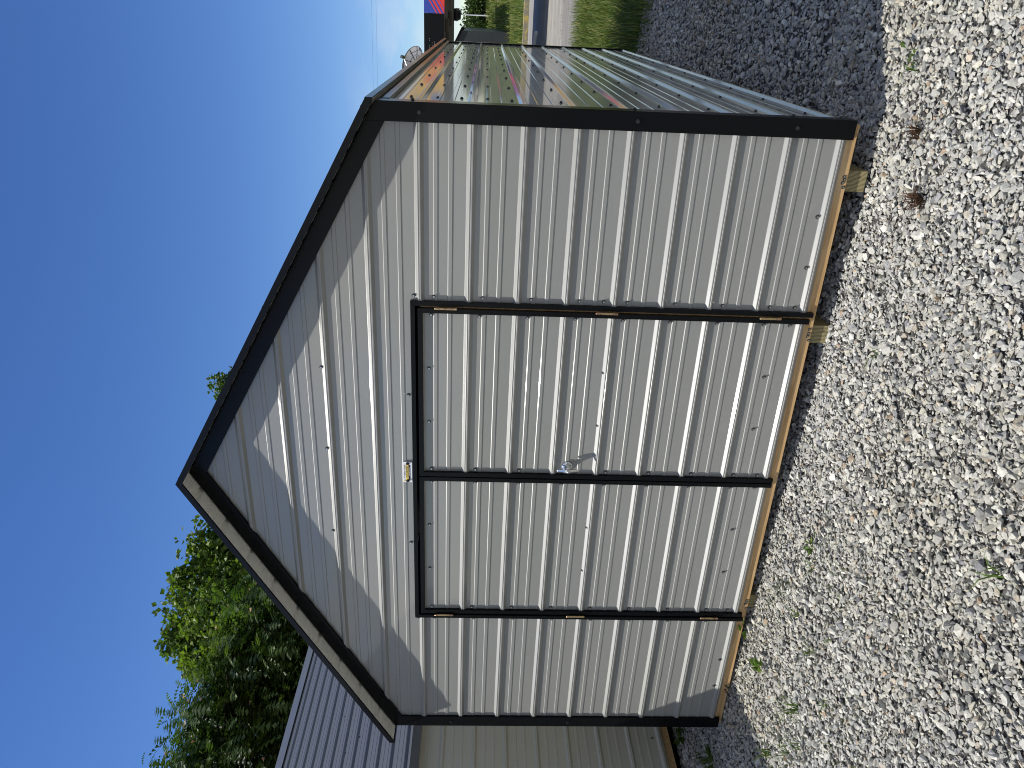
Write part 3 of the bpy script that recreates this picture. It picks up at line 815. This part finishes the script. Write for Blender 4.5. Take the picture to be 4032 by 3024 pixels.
def build_grass():
    rs = np.random.RandomState(5)
    gcol = np.array([(.09, .14, .022), (.13, .175, .03), (.18, .19, .05), (.28, .25, .10), (.055, .095, .02)])
    def cols(n): return gcol[rs.choice(5, n, p=[.3, .3, .2, .08, .12])]*rs.uniform(.75, 1.25, (n, 1))
    n = 26000; xy = np.stack([rs.uniform(-1.6, 3.2, n), rs.uniform(5.5, 12.2, n)], 1)
    keep = rs.rand(n) < sstep(5.6, 6.7, xy[:, 1]+.5*np.sin(xy[:, 0]*3)); xy = xy[keep]; n = len(xy)
    me = grass_mesh('verge_grass', xy, rs.uniform(.08, .34, n), rs.uniform(.005, .011, n), rs.uniform(.2, 1.1, n), cols(n), rs)
    tag(put('verge_grass', me), 'unmown green grass verge between the gravel and the concrete lot', 'grass', kind='stuff')
    n = 16000; xy = np.stack([rs.uniform(-9, 12, n), rs.uniform(32.2, 58, n)], 1)
    me = grass_mesh('field_grass', xy, rs.uniform(.15, .5, n), rs.uniform(.02, .045, n), rs.uniform(.1, .8, n), cols(n)*np.array([[1.15, 1.1, 1.1]]), rs)
    tag(put('field_grass', me), 'tall green and straw coloured field grass beyond the yellow kerb', 'grass', kind='stuff')
    # weeds along the cracks of the lot
    xy = []
    for y in (13.0, 13.05, 12.15, 15.4): xy.append(np.stack([rs.uniform(-4, 6, 500), y+rs.normal(0, .06, 500)], 1))
    xy = np.concatenate(xy); keep = np.sin(xy[:, 0]*2.3+xy[:, 1]*5)+rs.normal(0, .5, len(xy)) > .2; xy = xy[keep]; n = len(xy)
    me = grass_mesh('crack_weeds', xy, rs.uniform(.02, .1, n), rs.uniform(.006, .012, n), rs.uniform(.2, 1, n), cols(n)*np.array([[1.2, .95, .8]]), rs)
    me.transform(Matrix.Translation((0, 0, .01)))
    tag(put('crack_weeds', me), 'low weeds sprouting along the cracks of the concrete lot', 'weeds', kind='stuff')
    # thin wisps between the stones at the left
    n = 1500; xy = np.stack([rs.uniform(-3.5, -1.7, n), rs.uniform(-1.3, -.12, n)], 1)
    keep = (np.sin(xy[:, 0]*6.1+1)*np.sin(xy[:, 1]*7.3)+rs.normal(0, .3, n) > .35); xy = xy[keep]; n = len(xy)
    me = grass_mesh('sparse_grass', xy, rs.uniform(.03, .085, n), rs.uniform(.0018, .0035, n), rs.uniform(.3, 1.3, n), cols(n), rs)
    tag(put('sparse_grass', me), 'thin wisps of grass scattered between the gravel stones', 'grass', kind='stuff')
    return rs
build_grass()

# small weeds standing in the gravel
def weed(x, y, h, n, label, group, seed, cols, broad=False, name='weed'):
    rs = np.random.RandomState(seed); t = 0
    a = rs.uniform(0, 2*np.pi, n); xy = np.stack([x+rs.normal(0, .012, n), y+rs.normal(0, .012, n)], 1)
    c = np.array(cols)[rs.randint(0, len(cols), n)]*rs.uniform(.8, 1.2, (n, 1))
    if broad:
        pos = np.concatenate([xy, np.full((n, 1), gz(x, y)+.02)], 1); d = np.stack([np.cos(a), np.sin(a), rs.uniform(.25, 1.1, n)], 1)
        me = leaves_mesh(name, pos+d*h*.25, d, h*rs.uniform(.5, .9, n), h*rs.uniform(.25, .4, n), c, rs)
    else:
        me = grass_mesh(name, xy, h*rs.uniform(.5, 1.1, n), rs.uniform(.0035, .0065, n), rs.uniform(.3, 1.3, n), c, rs)
    me.transform(Matrix.Translation((0, 0, .012)))
    o = put(name, me); tag(o, label, 'weed', group); return o

# ------------------------------------------------------------------ far right: lot, kerb, canopy, hedge
def build_far():
    m = Mat('weathered_concrete', (.3, .29, .28), .85, .25)
    pos = m.n('ShaderNodeSeparateXYZ'); m.l(m.co(), pos.inputs[0])
    stre = m.noise(2.2, 6, .65, (.35, 2.2, 1)); fine = m.noise(30, 5, .7)
    c = m.ramp(m.math('ADD', m.math('MULTIPLY', stre, .65), m.math('MULTIPLY', fine, .35)), [(.3, (.14, .13, .11)), (.5, (.29, .275, .245)), (.68, (.44, .42, .38))])
    old = m.rng(pos.outputs[1], 15.3, 15.5, 1, 0)
    c = m.mix(m.math('MULTIPLY', old, .55), c, (.17, .16, .145))
    joint = m.math('LESS_THAN', m.math('PINGPONG', m.math('ADD', pos.outputs[1], -17.49), 2.3), .018)
    c = m.mix(m.math('MULTIPLY', joint, .8), c, (.05, .048, .042))
    m.color(c); m.bump(fine, .4, .01)
    xs = np.linspace(-30, 30, 61); ys = np.linspace(11.7, 30.6, 40)
    X, Y = np.meshgrid(xs, ys); Y = Y + np.where(np.arange(40)[:, None] == 0, .25*np.sin(X*1.7), 0); Z = ground_h(X, Y)+.035
    V = np.stack([X.ravel(), Y.ravel(), Z.ravel()], 1); i = np.arange(39)[:, None]*61+np.arange(60)[None]
    me = np_mesh('parking_lot', V, np.stack([i, i+1, i+62, i+61], -1).reshape(-1, 4), [m.m]); me.polygons.foreach_set('use_smooth', [True]*len(me.polygons))
    tag(put('parking_lot', me), kind='structure')
    k = Mat('worn_yellow_paint', (.5, .4, .1), .8, .3)
    k.color(k.ramp(k.noise(6, 6, .75), [(.46, (.24, .22, .18)), (.6, (.50, .38, .10))]))
    mb = MB(); mb.box(-30, 30, 30.75, 30.95, -.2, .08)
    tag(mb.build('kerb', k.m, bevel=.02), kind='structure')

    # low canopy over the lot
    can = empty('canopy', (-2, 22, -.1), 'long dark canopy with a blue and red fascia standing over the concrete lot', 'canopy')
    dk = painted_metal('canopy_soffit', (.075, .066, .05), .7, .004)
    xa, xb, y0, y1, zb_, zt_ = -9.0, 5.2, 18.9, 26.2, 2.69, 3.20
    mb = MB(); mb.box(xa, xb, y0+.06, y1, zb_, zb_+.12); mb.build('soffit', dk, can)
    mb = MB(); mb.box(xa, xb, y0+.06, y1, zt_-.2, zt_-.1); mb.build('roof', M['darkgrey'], can)
    mb = MB(); mb.box(xa, .14, y0, y0+.05, zb_-.02, zt_); f = mb.build('fascia', M['black'], can); f['label'] = 'black fascia with rows of small white marks'
    # white dotted rows and a seam on the dark fascia
    rnd = random.Random(4); mb = MB()
    for z, gap in ((3.06, .055), (2.93, .030)):
        x = -.46
        while x > -3.2:
            ln = rnd.uniform(.008, .05)
            if rnd.random() < (.55 if gap > .04 else .85): mb.box(x-ln, x, y0-.004, y0-.001, z-.006, z+.006)
            x -= ln + rnd.uniform(.006, gap)
    for x in (-.55, -.62, -.9, -1.2): mb.box(x-.01, x, y0-.004, y0-.001, 2.98, 2.992)
    mb.build('sign_lettering', M['inkgrey'], f)
    g = Mat('printed_banner', (.1, .15, .5), .5)
    p = g.n('ShaderNodeSeparateXYZ'); g.l(g.co(), p.inputs[0])
    x_, z_ = p.outputs[0], p.outputs[2]
    tt = g.math('ADD', g.math('MULTIPLY', x_, .75), g.math('MULTIPLY', z_, -1.15))       # grows to the lower right
    stripes = g.math('LESS_THAN', g.math('PINGPONG', g.math('MULTIPLY', tt, 7.5), .5), .26)
    t0 = .75*.46 - 1.15*2.80
    inb = g.math('GREATER_THAN', tt, t0-.33); solid = g.math('GREATER_THAN', tt, t0)
    red = g.math('MAXIMUM', solid, g.math('MULTIPLY', inb, stripes))
    c = g.mix(red, (.035, .07, .36), (.72, .045, .03))
    # further along: yellow and orange burst
    bl = g.noise(1.4, 2, .4); xx = g.math('ADD', x_, g.rng(bl, 0, 1, -.5, .5))
    bc = g.ramp(g.rng(g.math('ADD', g.math('MULTIPLY', g.noise(.9, 2, .45), .8), g.math('MULTIPLY', z_, .06)), .38, .82, 0, 1),
                [(.2, (.02, .16, .40)), (.32, (.02, .20, .45)), (.36, (.75, .42, .05)), (.6, (.85, .5, .06)), (.64, (.75, .08, .03)), (.85, (.8, .12, .04))])
    g.color(g.mix(g.math('GREATER_THAN', xx, 1.15), c, bc))
    mb = MB(); mb.prism([(.142, y0, zb_-.02), (5.2, y0, zb_-.02), (5.2, y0, 4.0), (2.2, y0, 4.0), (1.25, y0, zt_), (.142, y0, zt_)], (0, .05, 0)); b = mb.build('banner', g.m, can); b['label'] = 'blue and red printed banner'
    for x in (-8.2, 4.7):
        for y in (18.6, 25.4):
            mb = MB(); mb.box(x-.09, x+.09, y-.09, y+.09, -.2, zb_); mb.build('post', M['darkgrey'], can, bevel=.01)
    for x, y, sx_, sy_ in ((-.15, 19.9, .34, .3), (-.42, 20.4, .45, .32), (-.02, 21.8, .4, .3), (.7, 20.6, .4, .3), (-2.2, 21, .5, .4)):
        mb = MB(); mb.box(x-sx_/2, x+sx_/2, y-sy_/2, y+sy_/2, zb_-.10, zb_-.001); mb.build('light_fixture', dk, can, bevel=.02)
    mb = MB(); mb.tube([(.06, 25.9, zb_-.001), (.06, 25.9, zb_-.10), (.06, 25.9, zb_-.24)], [.19, .21, .14], 14); mb.build('lamp_housing', M['darkgrey'], can, smooth=True)

    # charcoal building beyond the canopy
    bd = empty('charcoal_building', (-3.6, 44, gz(-3.6, 44)), 'charcoal building with a sloping roof far beyond the lot', 'building')
    mb = MB(); zf = gz(-3, 42)-.3
    mb.prism([(-6.6, 41.5, zf), (-.84, 41.5, zf), (-.84, 41.5, 2.86), (-3.7, 41.5, 4.3), (-6.6, 41.5, 2.86)], (0, 6, 0)); mb.build('wall', M['darkgrey'], bd)
    mb = MB()
    for s in (1, -1):
        xe = -3.72+s*3.05; mb.prism([(-3.72, 41.3, 4.42), (xe, 41.3, 2.87), (xe, 41.3, 2.80), (-3.72, 41.3, 4.33)], (0, 6.4, 0))
    mb.build('roof', M['black'], bd)
    # dish on a pole
    di = empty('satellite_dish', (-3.0, 46.8, gz(-3, 46.8)), 'large grey mesh satellite dish on a pole above the canopy', 'satellite dish')
    C0 = Vector((-2.92, 46.8, 5.78)); ax = Vector((.35, -.62, .70)).normalized(); a1 = ax.orthogonal().normalized(); a2 = ax.cross(a1)
    gm = Mat('grey_mesh', (.2, .2, .2), .6); g2 = Mat('dish_rib', (.09, .09, .09), .6)
    R_ = .92; mb = MB(); n = 36; rings = 7; vv = []
    for i in range(rings+1):
        r = R_*i/rings
        for k_ in range(n):
            th = 2*math.pi*k_/n; vv.append(C0 + (a1*math.cos(th)+a2*math.sin(th))*r + ax*(r*r/3.6))
    mb.add(vv, [(i*n+k_, i*n+(k_+1) % n, (i+1)*n+(k_+1) % n, (i+1)*n+k_) for i in range(rings) for k_ in range(n)])
    rf = mb.build('reflector', gm.m, di, smooth=True)
    mb = MB()
    for k_ in range(8):
        th = 2*math.pi*k_/8; mb.tube([C0 + (a1*math.cos(th)+a2*math.sin(th))*R_*f_ + ax*((R_*f_)**2/3.6+.02) for f_ in (.05, .35, .7, 1)], .022, 5)
    for f_ in (.5, 1.0):
        mb.tube([C0 + (a1*math.cos(2*math.pi*k_/36)+a2*math.sin(2*math.pi*k_/36))*R_*f_ + ax*((R_*f_)**2/3.6+.015) for k_ in range(37)], .024, 5)
    mb.build('rib_frame', g2.m, di)
    mb = MB(); fo = C0+ax*.9; mb.tube([fo, fo+ax*.22], [.12, .10], 14)
    for k_ in range(3):
        th = 2*math.pi*k_/3+.4; mb.tube([C0 + (a1*math.cos(th)+a2*math.sin(th))*R_*.8+ax*.3, fo], .018, 5)
    mb.build('feed_horn', M['zinc'], di)
    mb = MB(); mb.tube([(-3.02, 46.9, gz(-3, 46.8)-.2), (-3.02, 46.9, 5.5)], .09, 10); mb.build('pole', g2.m, di)
    # mast with antennas in front of the hedge
    ms = empty('antenna_mast', (-.22, 55, gz(0, 55)), 'thin pale mast with red and white head in front of the far hedge', 'mast')
    pw_ = Mat('galvanised', (.62, .63, .63), .5).m; rd = Mat('red_paint', (.5, .06, .05), .5).m
    mb = MB(); mb.tube([(-.22, 55, 1.1), (-.22, 55, 3.35)], [.045, .035], 8); mb.build('pole', pw_, ms)
    mb = MB(); mb.tube([(-.22, 55, 3.36), (-.22, 55, 3.42), (-.22, 55, 3.58), (-.22, 55, 3.62)], [.08, .17, .17, .05], 12); mb.build('head', pw_, ms, smooth=True)
    mb = MB(); mb.tube([(-.22, 55, 3.63), (-.22, 55, 3.75), (-.22, 55, 4.25)], [.08, .05, .012], 8); mb.build('whip', rd, ms)
    for dx, z in ((-.3, 3.3), (-.34, 3.5), (-.24, 3.68)):
        mb = MB(); mb.box(-.22-dx-.04, -.22-dx+.04, 54.96, 55.04, z-.07, z+.07); mb.box(min(-.22, -.22-dx), max(-.22, -.22-dx), 54.99, 55.01, z-.012, z+.012)
        mb.build('antenna', g2.m, ms)
    # fallen pale pole and a boulder-like block lying on the lot
    mb = MB(); mb.tube([(-1.2, 24.6, .02), (-.3, 22.6, .02)], [.075, .06], 10)
    tag(mb.build('fallen_pole', pw_, smooth=True), 'pale pole lying on the shaded concrete under the canopy', 'pole')
build_far()

def shrub(x, y, r, h, seed, label, cols, n=90):
    rs = np.random.RandomState(seed); z0 = gz(x, y)
    t = empty('shrub', (x, y, z0), label, 'shrub', 'shrubs beyond the field')
    rnd = random.Random(seed); mb = MB()
    for k in range(5):
        a = rnd.uniform(0, 6.28); mb.tube([(x, y, z0-.1), (x+.3*r*math.cos(a), y+.3*r*math.sin(a), z0+h*.4), (x+.55*r*math.cos(a), y+.55*r*math.sin(a), z0+h*.75)], [.04, .03, .01], 5)
    mb.build('stem', BARK, t)
    u = rs.normal(size=(n, 3)); u /= np.linalg.norm(u, axis=1)[:, None]; u[:, 2] = np.abs(u[:, 2])*rs.choice([1, 1, 1, -.4], n)
    cc = np.array([x, y, z0+h*.45]) + u*rs.uniform(.5, 1.05, (n, 1))*np.array([r, r, h*.55])
    per = 26; ci = np.repeat(np.arange(n), per); off = rs.normal(size=(n*per, 3))*.2
    cl = np.array(cols)[rs.randint(0, len(cols), n)][ci]*rs.uniform(.7, 1.3, (n*per, 1))
    ln = rs.uniform(.13, .26, n*per)
    put('crown', leaves_mesh('crown', cc[ci]+off, off+rs.normal(size=off.shape)*.1, ln, ln*.6, cl, rs), t)
dkg = [(.035, .065, .014), (.055, .09, .018), (.03, .05, .015), (.075, .11, .022)]
for i, (x, y, r, h, lb) in enumerate([
    (-2.1, 50.5, 1.2, 1.7, 'leafy green shrub against the foot of the charcoal building'),
    (-.75, 57.6, 1.0, 1.75, 'tall dark green shrub right beside the pale mast'),
    (.55, 58.2, 1.15, 1.55, 'dark green shrub at the edge of the picture past the mast'),
    (-1.9, 58.8, 1.1, 1.7, 'dark green shrub half hidden behind the charcoal building'),
    (2.3, 58.4, 1.3, 1.7, 'rounded shrub just outside the picture beyond the field'),
    (4.5, 59.2, 1.5, 1.9, 'broad shrub well outside the picture beyond the field')]):
    shrub(x, y, r, h, 60+i, lb, dkg)

def wires():
    m = Mat('wire_black', (.02, .02, .02), .6).m
    for z, lb in ((9.25, 'upper overhead power line crossing the sky behind the shed'), (8.95, 'lower overhead power line crossing the sky behind the shed')):
        mb = MB(); mb.tube([(x, 54, z + .0009*(x-5)**2) for x in range(-60, 71, 5)], .0042, 5)
        tag(mb.build('power_line', m), lb, 'power line', 'overhead power lines')
wires()

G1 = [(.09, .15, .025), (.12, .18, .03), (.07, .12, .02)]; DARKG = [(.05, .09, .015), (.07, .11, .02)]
DEAD = [(.07, .035, .02), (.12, .06, .035), (.05, .03, .02)]
WEEDS = [   # x, y, height, blades, broad leaves, colours, label
    (.22, -.13, .10, 9, False, G1, 'bright grass tuft in sunlit gravel off the right corner of the grey shed'),
    (.29, -.10, .06, 6, True, G1, 'tiny leafy weed beside the grass tuft off the right corner of the grey shed'),
    (.26, .24, .07, 6, False, DARKG, 'small grass tuft just inside the shadow beside the mirror-like side wall'),
    (-.90, -.45, .08, 6, False, G1, 'grass blades in gravel in front of the right door hinge side'),
    (-1.20, -1.50, .10, 8, False, G1, 'grass tuft in the gravel farthest out in front of the right door'),
    (-1.93, -.43, .075, 8, True, G1, 'leafy green weed alone in gravel in front of the door meeting line'),
    (-2.06, -.43, .07, 7, False, G1, 'sparse grass tuft in gravel left of the lone leafy weed'),
    (-2.35, -.28, .09, 6, False, G1, 'thin grass tuft close to the shed in front of the left door'),
    (-2.37, -.43, .07, 6, False, G1, 'short grass tuft in front of the left door a step out'),
    (-2.40, -.67, .08, 7, False, G1, 'grass tuft farther out in front of the left door'),
    (-2.25, -.74, .06, 5, False, G1, 'smallest grass tuft in front of the left door'),
    (-2.89, .03, .11, 7, True, G1, 'broad leafed weed beside the shed at the left door hinges'),
    (-2.91, -.32, .10, 9, True, G1, 'leafy weed with long blades in front of the left wall section'),
    (-2.75, -.70, .15, 18, False, G1, 'largest green grass tuft on the gravel at the left'),
    (-2.51, -.89, .09, 7, False, G1, 'grass blades right of the largest tuft at the left'),
    (-3.22, -.58, .13, 12, False, G1, 'grass tuft at the edge of the beige shed shadow'),
    (-2.89, -.81, .11, 10, False, G1, 'grass tuft at the left edge of the picture in full sun'),
    (-3.05, -.72, .10, 9, False, G1, 'slim grass tuft between the shadow edge and the sunlit tufts'),
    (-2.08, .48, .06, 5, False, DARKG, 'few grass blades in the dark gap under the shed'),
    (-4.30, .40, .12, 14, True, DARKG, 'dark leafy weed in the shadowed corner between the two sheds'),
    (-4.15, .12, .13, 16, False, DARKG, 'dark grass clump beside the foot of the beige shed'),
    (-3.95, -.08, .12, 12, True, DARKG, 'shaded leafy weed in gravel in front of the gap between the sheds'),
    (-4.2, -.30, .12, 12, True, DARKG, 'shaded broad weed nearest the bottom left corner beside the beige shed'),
]
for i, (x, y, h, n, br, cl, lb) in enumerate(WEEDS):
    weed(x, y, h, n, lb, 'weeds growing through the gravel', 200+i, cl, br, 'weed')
weed(.0, -.29, .08, 46, 'dead brown grass clump on gravel nearest the right corner', 'dead grass clumps', 301, DEAD, False, 'dead_grass')
weed(-.24, -.43, .09, 60, 'larger dead brown grass clump on gravel before the right skid', 'dead grass clumps', 302, DEAD, False, 'dead_grass')
